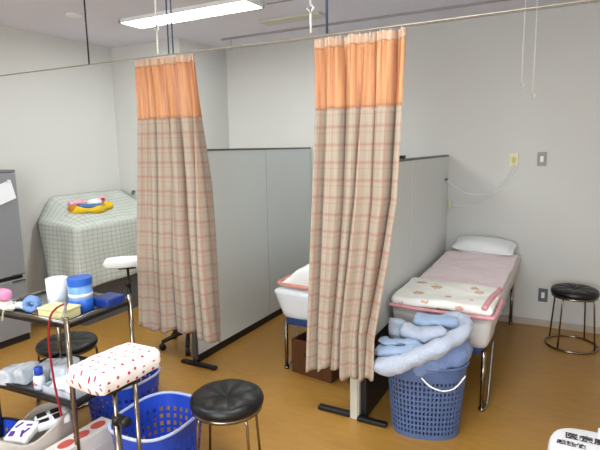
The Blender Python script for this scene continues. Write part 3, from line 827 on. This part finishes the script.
towel([(-0.87, 2.52, 0.40), (-0.80, 2.48, 0.43), (-0.71, 2.475, 0.47), (-0.60, 2.525, 0.525), (-0.50, 2.62, 0.575), (-0.458, 2.74, 0.60), (-0.50, 2.85, 0.61), (-0.60, 2.88, 0.61)], lambda q: 0.066 - 0.024 * q, 'towel2', 'pale towel edge running along the top of its blue shaded side', 0.8, 3)
towel([(-0.88, 2.57, 0.475), (-0.82, 2.54, 0.49), (-0.73, 2.56, 0.50), (-0.64, 2.61, 0.52)], 0.060, 'towel', 'light blue folded towel at the left of the hamper pile', 0.42, 5)
towel([(-0.88, 2.61, 0.52), (-0.82, 2.58, 0.525), (-0.74, 2.60, 0.53), (-0.68, 2.63, 0.53)], 0.040, 'towel', 'thin light blue towel lying on the folded one at the left', 0.38, 15)
towel([(-0.74, 2.80, 0.60), (-0.66, 2.78, 0.605), (-0.58, 2.80, 0.605), (-0.52, 2.83, 0.60)], 0.050, 'towel', 'light blue rolled towel on top of the hamper pile', 0.75, 7)
towel([(-0.79, 2.70, 0.575), (-0.71, 2.68, 0.555), (-0.63, 2.69, 0.565), (-0.55, 2.72, 0.58)], 0.050, 'towel2', 'white rolled towel just below the top of the hamper pile', 0.8, 9)
towel([(-0.83, 2.74, 0.46), (-0.84, 2.74, 0.54), (-0.83, 2.74, 0.61)], 0.045, 'towel2', 'pale towel standing on edge at the back left of the hamper', 0.6, 12, (0, 1, 0))

# ---------------------------------------------------------------- steel trolley
CZ, SZ = 0.80, 0.40
ct = thing('instrument_trolley', 'steel two-shelf trolley with black rimmed trays at the left edge', 'trolley', (-2.325, 1.655, 0), math.radians(3))
TW, TD = 0.575, 0.405
def tray(z, name):
    b = bm_new()
    bx(b, -TW / 2, TW / 2, -TD / 2, TD / 2, z - 0.008, z)
    o = obj(name, b, 'steel', ct, smooth=False)
    b = bm_new()
    for (a0, a1, c0, c1) in ((-TW / 2, TW / 2, -TD / 2, -TD / 2 + 0.008), (-TW / 2, TW / 2, TD / 2 - 0.008, TD / 2), (-TW / 2, -TW / 2 + 0.008, -TD / 2, TD / 2), (TW / 2 - 0.008, TW / 2, -TD / 2, TD / 2)):
        bx(b, a0, a1, c0, c1, z - 0.022, z + 0.0)
    obj('tray_edge', b, 'black', o, smooth=False, bevel=0.002)
    b = bm_new(); w2, d2 = TW / 2, TD / 2
    for (a0, a1, c0, c1) in ((-w2, w2, -d2, -d2 + 0.004), (-w2, w2, d2 - 0.004, d2), (-w2, -w2 + 0.004, -d2, d2), (w2 - 0.004, w2, -d2, d2)):
        bx(b, a0, a1, c0, c1, z, z + 0.012)
    zz = z + 0.014
    tube(b, [(-w2, -d2, zz), (w2, -d2, zz), (w2, d2, zz), (-w2, d2, zz)], 0.005, 8, closed=True)
    obj('raised_rim', b, 'steel' if z > 0.6 else 'black', o)
tray(CZ, 'top_tray'); tray(SZ, 'lower_shelf')
for sx in (-1, 1):
    for sy in (-1, 1):
        x, y = sx * TW / 2, sy * TD / 2
        b = bm_new(); tube(b, [(x, y, 0.07), (x, y, CZ + 0.035)], 0.0125, 12); lg = obj('leg', b, 'chrome', ct)
        b = bm_new(); tube(b, [(x - 0.011, y, 0.03), (x + 0.011, y, 0.03)], 0.03, 18); bx(b, x - 0.015, x + 0.015, y - 0.02, y + 0.02, 0.045, 0.075); obj('caster', b, 'black', lg)

# --- top tray things (world coordinates)
tz = CZ + 0.001
b = bm_new(); lathe(b, [(0.001, 0), (0.046, 0), (0.05, 0.01), (0.054, 0.145), (0.051, 0.145), (0.047, 0.012), (0.001, 0.01)], seg=40)
o = obj('plastic_beaker', b, 'frost'); o.location = (-2.335, 1.655, tz); tag(o, 'tall frosted white plastic beaker standing on the trolley', 'container')
cn = thing('wipes_canister', 'blue canister with a darker blue lid and white band on the trolley', 'canister', (-2.155, 1.655, tz))
b = bm_new(); lathe(b, [(0.001, 0), (0.054, 0), (0.057, 0.008), (0.057, 0.135), (0.001, 0.135)], seg=40); obj('canister_body', b, 'ltblue', cn)
b = bm_new(); lathe(b, [(0.001, 0.135), (0.0595, 0.135), (0.060, 0.136), (0.060, 0.137), (0.060, 0.166), (0.060, 0.168), (0.0585, 0.170), (0.0575, 0.170), (0.05, 0.168), (0.001, 0.168)], seg=40); obj('lid', b, 'bluelid', cn)
b = bm_new(); lathe(b, [(0.0575, 0.075), (0.0585, 0.075), (0.0585, 0.092), (0.0575, 0.092)], seg=40); obj('label_band', b, 'white', cn)
b = bm_new(); lathe(b, [(0.0575, 0.0), (0.0587, 0.0), (0.0587, 0.062), (0.0575, 0.062)], seg=40); obj('lower_band', b, 'bluelid', cn)
yb = thing('plastic_box', 'pale yellow lidded box at the near right corner of the trolley', 'box', (-2.165, 1.535, tz), 0.15)
b = bm_new(); bx(b, -0.085, 0.085, -0.05, 0.05, 0, 0.04); obj('box_body', b, 'ybox', yb, smooth=False, bevel=0.005)
b = bm_new(); bx(b, -0.088, 0.088, -0.053, 0.053, 0.041, 0.052); obj('lid', b, 'ybox', yb, smooth=False, bevel=0.004)
b = bm_new(); rbox(b, (-2.085, 1.765, tz + 0.026), (0.12, 0.13, 0.05), 0.01, res=10, rz=0.05, fn=lambda p, u: Vector((p.x * (0.88 + 0.12 * (u.z + 1) / 2), p.y * (0.88 + 0.12 * (u.z + 1) / 2), p.z)))
tag(obj('storage_tray', b, 'deepblue'), 'deep blue plastic tub behind the canister on the trolley', 'tub')
b = bm_new(); rbox(b, (-2.475, 1.765, tz + 0.02), (0.11, 0.07, 0.04), 0.008, res=8, rz=0.1)
tag(obj('tissue_pack', b, 'offwhite'), 'flat greyish pack at the far left corner of the trolley', 'pack')
b = bm_new(); rbox(b, (-2.40, 1.735, tz + 0.012), (0.15, 0.06, 0.024), 0.006, res=8, rz=0.1)
tag(obj('instrument_case', b, 'deepblue'), 'dark blue flat case behind the beaker on the trolley', 'case')
b = bm_new()
R_ = 0.040
tube(b, [(0.026 + 0, R_ * math.cos(2 * PI * i / 28) * 0.66, R_ * math.sin(2 * PI * i / 28) * 0.66) for i in range(28)], 0.018, 10, closed=True)
for v in b.verts: v.co.x = (v.co.x - 0.026) * 1.6
o = obj('bandage_roll', b, 'tapeblue'); o.location = (-2.345, 1.515, tz + 0.043); o.rotation_euler = (0, 0, -0.95); tag(o, 'light blue roll of elastic bandage lying on the trolley', 'bandage roll')
for i, (x, y, m, lb) in enumerate(((-2.27, 1.495, 'brownwood', 'small brown roll of tape right of the blue bandage'), (-2.25, 1.535, 'trim', 'small grey roll of tape beside the yellow box'))):
    b = bm_new(); lathe(b, [(0.014, 0), (0.03, 0), (0.03, 0.022), (0.014, 0.022)], seg=28); o = obj('tape_roll', b, m); o.location = (x, y, tz); tag(o, lb, 'tape roll', 'tape rolls on the trolley')
def crumple(name, c, s, m, label, cat, sd, group=None):
    b = bm_new()
    rbox(b, (0, 0, 0), s, min(s) * 0.4, res=16, fn=lambda p, u: p + Vector((nz3(p, 22, sd), nz3(p, 22, sd + 5), nz3(p, 30, sd + 9))) * min(s) * 0.45)
    o = obj(name, b, m); o.location = c; return tag(o, label, cat, group)
crumple('cotton_swab_pack', (-2.425, 1.53, tz + 0.02), (0.10, 0.07, 0.032), 'frost', 'crumpled white packet left of the blue bandage roll', 'packet', 3)
crumple('paper_sachet', (-2.49, 1.50, tz + 0.016), (0.08, 0.10, 0.024), 'paper', 'white paper sachet at the left edge of the trolley top', 'packet', 6)
b = bm_new(); tube(b, [(-2.40, 1.462, tz + 0.03), (-2.435, 1.445, tz - 0.002 + 0.03), (-2.45, 1.432, tz + 0.015), (-2.455, 1.425, tz - 0.03)], 0.011, 8, smooth=5, flat=0.3)
tag(obj('gauze_strip', b, 'cream'), 'cream strip of gauze hanging over the near edge of the trolley', 'gauze')
# pink cushion-like ball on a stand just entering the frame
b = bm_new(); rbox(b, (-2.50, 1.47, tz + 0.085), (0.085, 0.06, 0.06), 0.025, res=12)
for v in b.verts: pass
o = obj('pink_pincushion', b, 'pinkp'); tag(o, 'rounded pink foam block at the very left edge of the photo', 'foam block')
b = bm_new(); rbox(b, (-2.50, 1.47, tz + 0.028), (0.075, 0.055, 0.05), 0.012, res=10)
tag(obj('carton', b, 'card'), 'white carton beneath the pink foam block on the trolley', 'carton')
# red rubber tube over the near rail
b = bm_new(); tube(b, [(-2.075, 1.50, tz + 0.085), (-2.10, 1.475, tz + 0.068), (-2.118, 1.452, tz + 0.03), (-2.125, 1.44, tz - 0.05), (-2.128, 1.438, 0.68), (-2.115, 1.437, 0.52), (-2.095, 1.435, 0.42), (-2.075, 1.43, 0.35)], 0.0052, 10, smooth=8)
tag(obj('tourniquet_tube', b, 'redtube'), 'long red rubber tourniquet tube hanging down from the trolley top', 'tourniquet')
cl = thing('tube_clamp', 'small metal clamp at the end of the red tube by the trolley post', 'clamp', (-2.07, 1.50, tz + 0.06))
b = bm_new(); tube(b, [(0, 0, 0.04), (0.012, -0.01, 0.0), (0.005, -0.03, -0.035)], 0.005, 8, smooth=5); tube(b, [(0.018, 0.0, 0.035), (0.006, -0.01, 0.0), (0.02, -0.028, -0.03)], 0.004, 8, smooth=5); obj('jaws', b, 'steel', cl)

# --- lower shelf things
sz = SZ + 0.001
pk = (( -2.55, 1.50, 0.085, 0.13, 0.075, 'leftmost clear plastic pack in the row on the lower shelf'), (-2.47, 1.535, 0.085, 0.14, 0.085, 'second clear plastic pack from the left on the lower shelf'), (-2.39, 1.595, 0.085, 0.14, 0.092, 'third clear plastic pack, directly behind the blue-capped bottle'), (-2.30, 1.64, 0.095, 0.15, 0.098, 'rightmost clear plastic pack in the row, beside the red tube'))
for i, (x, y, a, c_, h_, lb) in enumerate(pk):
    b = bm_new()
    rbox(b, (0, 0, h_ / 2), (a, c_, h_), 0.02, res=16, fn=lambda p, u: p + Vector((nz3(p, 16, i), nz3(p, 16, i + 5), nz3(p, 20, i + 9) * 0.6)) * 0.016)
    o = obj('glove_pack', b, 'clear'); o.location = (x, y, sz); o.rotation_euler = (0, 0, 0.3); tag(o, lb, 'plastic pack', 'clear packs on the lower shelf')
bt = thing('spray_bottle', 'white squeeze bottle with a royal blue cap on the lower shelf', 'bottle', (-2.325, 1.50, sz))
bt.scale = (1.2, 1.2, 1.2)
b = bm_new(); lathe(b, [(0.001, 0), (0.020, 0), (0.023, 0.006), (0.023, 0.055), (0.014, 0.068), (0.001, 0.068)], seg=28); obj('bottle_body', b, 'frost', bt)
b = bm_new(); lathe(b, [(0.001, 0.066), (0.017, 0.066), (0.0175, 0.095), (0.014, 0.10), (0.001, 0.10)], seg=28); obj('cap', b, M['bluebasket'], bt)
b = bm_new(); 
for k in range(7):
    a = -PI / 2 - 0.6 + k * 0.18
    box(b, (0.0232 * math.cos(a), 0.0232 * math.sin(a), 0.032 + 0.004 * math.sin(k * 2)), (0.004, 0.004, 0.006))
obj('printed_label', b, 'redink', bt)
tr = thing('clear_tray', 'clear plastic tray at the right end of the lower shelf', 'tray', (-2.165, 1.575, sz))
b = bm_new()
bx(b, -0.105, 0.105, -0.10, 0.12, 0, 0.004)
for (a0, a1, c0, c1) in ((-0.105, 0.105, -0.10, -0.097), (-0.105, 0.105, 0.117, 0.12), (-0.105, -0.102, -0.10, 0.12), (0.102, 0.105, -0.10, 0.12)): bx(b, a0, a1, c0, c1, 0, 0.045)
obj('tray_body', b, 'clear', tr, smooth=False)
crumple('gauze_pack', (-2.165, 1.585, sz + 0.034), (0.18, 0.18, 0.05), 'frost', 'white gauze pack lying in the clear tray', 'gauze pack', 12)
b = bm_new(); rbox(b, (-2.12, 1.72, sz + 0.065), (0.10, 0.05, 0.03), 0.008, res=8, rz=0.3)
tag(obj('small_carton', b, 'cream'), 'small pale carton at the back of the clear tray', 'carton')
b = bm_new(); tube(b, [(-2.27, 1.500, sz + 0.02), (-2.20, 1.488, sz + 0.012)], 0.007, 8)
tag(obj('marker_pen', b, 'black'), 'short black marker lying before the clear tray', 'pen')
b = bm_new(); tube(b, [(-2.20, 1.76, sz + 0.085), (-2.08, 1.80, sz + 0.115)], 0.006, 8)
tag(obj('steel_forceps', b, 'steel'), 'steel forceps leaning over the back of the clear tray', 'forceps')

# --- below the shelf
bg = thing('plastic_bag', 'open pale plastic bag full of packets under the trolley', 'bag', (-2.25, 1.42, 0))
b = bm_new()
prof = [(0.06, 0.0), (0.12, 0.03), (0.14, 0.12), (0.145, 0.20), (0.15, 0.265), (0.143, 0.275)]
rings_ = []
for r, z in prof:
    rings_.append([Vector((r * math.cos(a) * 0.72 * (1 + 0.10 * nz3((math.cos(a) * 2, math.sin(a) * 2, z * 9), 1, 3)) , r * 1.35 * math.sin(a) * (1 + 0.10 * nz3((math.cos(a) * 2, math.sin(a) * 2, z * 9), 1, 8)), z + (0.03 * math.sin(a * 3) if z > 0.2 else 0))) for a in [2 * PI * k / 40 for k in range(40)]])
V = [[b.verts.new(p) for p in r] for r in rings_]
for i in range(len(V) - 1):
    for j in range(40): b.faces.new((V[i][j], V[i][(j + 1) % 40], V[i + 1][(j + 1) % 40], V[i + 1][j]))
b.faces.new(V[0][::-1])
obj('bag_film', b, 'bag', bg, solid=0.002)
def pack(name, c, s, rz, m, label, marks, mm, tilt=0.0):
    t = thing(name, label, 'packet', c, rz); t.rotation_euler = (tilt, 0.0, rz)
    b = bm_new(); rbox(b, (0, 0, 0), s, min(s) * 0.35, res=14, fn=lambda p, u: p + Vector((0, 0, nz3(p, 14, c[0] * 9))) * 0.004)
    obj('wrapper', b, m, t)
    b = bm_new()
    for (x, y, a, l_, r_) in marks:
        vs_ = box(b, (0, 0, 0), (a, l_, 0.0016)); bmesh.ops.transform(b, matrix=Matrix.Translation((x, y, s[2] / 2 + 0.003)) @ Matrix.Rotation(r_, 4, 'Z'), verts=vs_)
    obj('print', b, mm, t, smooth=False)
    return t
pack('wet_wipes', (-2.255, 1.345, 0.262), (0.12, 0.13, 0.04), 0.35, 'white', 'white packet with purple lettering in the plastic bag', [(-0.03, -0.03, 0.022, 0.03, 0.2), (-0.028, 0.025, 0.012, 0.04, -0.5), (0.02, -0.025, 0.012, 0.045, 0.4), (0.028, -0.01, 0.012, 0.045, -0.4), (0.022, 0.03, 0.03, 0.012, 0.1)], 'purple', 0.25)
pack('printed_sleeve', (-2.225, 1.485, 0.27), (0.12, 0.16, 0.045), -0.55, 'white', 'white packet with bold black blocks of print in the plastic bag', [(-0.03, 0.02, 0.045, 0.05, 0.0), (-0.03, -0.045, 0.045, 0.045, 0.1), (0.03, 0.025, 0.05, 0.04, 0.15), (0.035, -0.04, 0.03, 0.05, 0.0)], 'blackpack', 0.1)
cb = thing('glove_carton', 'white carton printed with four red ovals, under the near trolley post', 'carton', (-2.075, 1.44, 0.0))
b = bm_new(); bx(b, -0.055, 0.055, -0.26, 0.26, 0.0, 0.20); cbo = obj('carton_body', b, 'card', cb, smooth=False, bevel=0.004)
b = bm_new()
for i, y in enumerate((-0.10, 0.0, 0.09, 0.19)):
    rings_ = [[Vector(((0.030 * f) * math.cos(a), y + (0.042 * f) * math.sin(a), z)) for a in [2 * PI * k / 24 for k in range(24)]] for f, z in ((1, 0.2005), (1, 0.2015))]
    loft(b, rings_)
obj('print', b, 'redink', cb, smooth=False)
b = bm_new(); bx(b, -0.056, 0.0562, -0.2, 0.2, 0.12, 0.128); obj('seam_strip', b, 'white', cb, smooth=False)

# ---------------------------------------------------------------- padded arm rests on stands
def cushion(b, L_, W_, H_, seed):
    rings_ = []; n = 26; sec = 22
    for i in range(n + 1):
        t_ = i / n; y = -L_ / 2 + L_ * t_
        e = min(1, (min(t_, 1 - t_) * L_) / 0.024); f = math.sqrt(max(0, 1 - (1 - e) ** 2)) * 0.93 + 0.07
        ring = []
        for k in range(sec):
            a = 2 * PI * k / sec
            c_, s_ = math.cos(a), math.sin(a)
            x = math.copysign(abs(c_) ** 0.4, c_) * W_ / 2 * (0.86 + 0.14 * f)
            z = math.copysign(abs(s_) ** (0.55 if s_ > 0 else 0.3), s_) * (H_ / 2) * f
            ring.append(Vector((x, y, z)))
        rings_.append(ring)
    loft(b, rings_)
    for v in b.verts:
        v.co += Vector((nz3(v.co, 12, seed), nz3(v.co, 12, seed + 3), nz3(v.co, 12, seed + 6))) * 0.006
def armrest(loc, rz, label, zc, L_, W_, H_, m, post=(0, 0), base=True, tilt=0.0, knob=0.22, pm='chrome', knobside=1, extra=None):
    t = thing('injection_armrest', label, 'arm rest', loc, rz, 'padded arm rest stands')
    b = bm_new(); cushion(b, L_, W_, H_, loc[0])
    c = obj('cushion', b, m, t); c.location = (0, 0, zc); c.rotation_euler = (tilt, 0, 0)
    px, py = post
    b = bm_new(); bx(b, px - 0.05, px + 0.05, py - 0.06, py + 0.06, zc - H_ / 2 - 0.012, zc - H_ / 2 + 0.002); obj('mount_plate', b, 'black', t, smooth=False)
    b = bm_new(); tube(b, [(px, py, 0.36), (px, py, zc - H_ / 2 - 0.008)], 0.009, 12); obj('inner_post', b, pm, t)
    b = bm_new(); tube(b, [(px, py, 0.03), (px, py, zc - knob)], 0.0145, 14); obj('outer_post', b, pm if pm == 'chrome' else 'black', t)
    b = bm_new(); tube(b, [(px, py, zc - knob - 0.02), (px, py, zc - knob + 0.012)], 0.019, 14); tube(b, [(px + knobside * 0.010, py, zc - knob), (px + knobside * 0.034, py, zc - knob)], 0.009, 10); tube(b, [(px + knobside * 0.034, py, zc - knob), (px + knobside * 0.06, py, zc - knob)], 0.02, 14); obj('knob', b, 'black', t)
    if extra:
        b = bm_new(); tube(b, [(extra[0], extra[1], 0.03), (extra[0], extra[1], zc - H_ / 2 - 0.004)], 0.009, 12); obj('side_post', b, pm, t)
    for k in range(4):
        a = PI / 4 + k * PI / 2
        b = bm_new(); tube(b, [(px, py, 0.04), (px + 0.16 * math.cos(a), py + 0.16 * math.sin(a), 0.022)], 0.012, 10); lg = obj('base_leg', b, 'black', t)
        b = bm_new(); lathe(b, [(0.001, 0), (0.018, 0), (0.018, 0.02), (0.001, 0.02)], (px + 0.16 * math.cos(a), py + 0.16 * math.sin(a), 0), 12); obj('rubber_foot', b, 'black', lg)
    return t
armrest((-1.52, 1.293, 0), math.radians(-2), 'white arm rest cushion dotted with red flowers, in front of the blue baskets', 0.766, 0.305, 0.20, 0.092, 'dots', post=(0.03, -0.035), knob=0.19, extra=(0.10, 0.005))
armrest((-2.77, 2.575, 0), math.radians(-50), 'plain white arm rest cushion on a black post beside the left curtain', 0.80, 0.38, 0.15, 0.062, 'pillow', post=(0.0, -0.03), pm='black', knob=0.15)

# wheeled stool whose base shows under the left curtain
ws = thing('wheeled_stool', 'black wheeled stool base showing under the left curtain', 'stool', (-2.70, 3.06, 0))
b = bm_new(); lathe(b, [(0.001, 0.40), (0.15, 0.40), (0.165, 0.42), (0.165, 0.45), (0.15, 0.465), (0.001, 0.468)], seg=36); obj('seat', b, 'vinyl', ws)
b = bm_new(); lathe(b, [(0.001, 0.10), (0.028, 0.10), (0.028, 0.22), (0.016, 0.22), (0.016, 0.40), (0.001, 0.40)], seg=20); obj('column', b, 'chrome', ws)
b = bm_new(); lathe(b, [(0.001, 0.17), (0.10, 0.175), (0.10, 0.20), (0.001, 0.20)], seg=28); obj('base_cover', b, 'brownwood', ws)
for k in range(5):
    a = 2 * PI * k / 5 - 0.9; c_, s_ = math.cos(a), math.sin(a)
    b = bm_new(); tube(b, [(0.02 * c_, 0.02 * s_, 0.12), (0.12 * c_, 0.12 * s_, 0.10), (0.215 * c_, 0.215 * s_, 0.068)], 0.017, 10); lg = obj('base_leg', b, 'black', ws)
    b = bm_new(); p_ = Vector((0.215 * c_, 0.215 * s_, 0.026)); d_ = Vector((-s_, c_, 0)) * 0.018; tube(b, [p_ - d_, p_ + d_], 0.026, 16); tube(b, [p_, p_ + Vector((0, 0, 0.045))], 0.006, 8); obj('caster', b, 'black', lg)

# ---------------------------------------------------------------- waste pail at bottom right
wp = thing('waste_container', 'white lidded medical waste container with black lettering, bottom right corner', 'waste bin', (0.17, 2.02, 0))
def rr(f, z, e=0.6, sx=0.18, sy=0.19):
    out = []
    for i in range(40):
        a = 2 * PI * i / 40; c_, s_ = math.cos(a), math.sin(a)
        out.append(Vector((math.copysign(abs(c_) ** e, c_) * sx * f, math.copysign(abs(s_) ** e, s_) * sy * f, z)))
    return out
b = bm_new(); loft(b, [rr(0.85, 0), rr(0.88, 0.02), rr(0.97, 0.40)]); obj('bin_body', b, 'white', wp)
b = bm_new(); loft(b, [rr(1.0, 0.40), rr(1.02, 0.405), rr(1.02, 0.43), rr(0.98, 0.448), rr(0.93, 0.452)]); ld = obj('lid', b, 'white', wp)
b = bm_new(); bx(b, -0.01, 0.10, 0.145, 0.195, 0.435, 0.468); obj('latch', b, 'white', ld, smooth=False, bevel=0.005)
def text(s_, size, loc, rot, m, parent, name='lettering', sx=1.0):
    cu = bpy.data.curves.new(name, 'FONT'); cu.body = s_; cu.size = size; cu.extrude = 0.0006; cu.offset = 0.0008
    tmp = bpy.data.objects.new(name, cu); COL.objects.link(tmp)
    dg = bpy.context.evaluated_depsgraph_get(); me = bpy.data.meshes.new_from_object(tmp.evaluated_get(dg))
    bpy.data.objects.remove(tmp)
    me.materials.clear(); me.materials.append(M[m])
    o = bpy.data.objects.new(name, me); COL.objects.link(o); o.parent = parent; o.location = loc; o.rotation_euler = rot; o.scale = (sx, 1, 1)
    return o
text('医療廃棄物', 0.050, (-0.128, 0.085, 0.4535), (0, 0, 0), 'ink', wp)
text('感染性', 0.034, (-0.155, 0.03, 0.4535), (0, 0, 0), 'ink', wp)
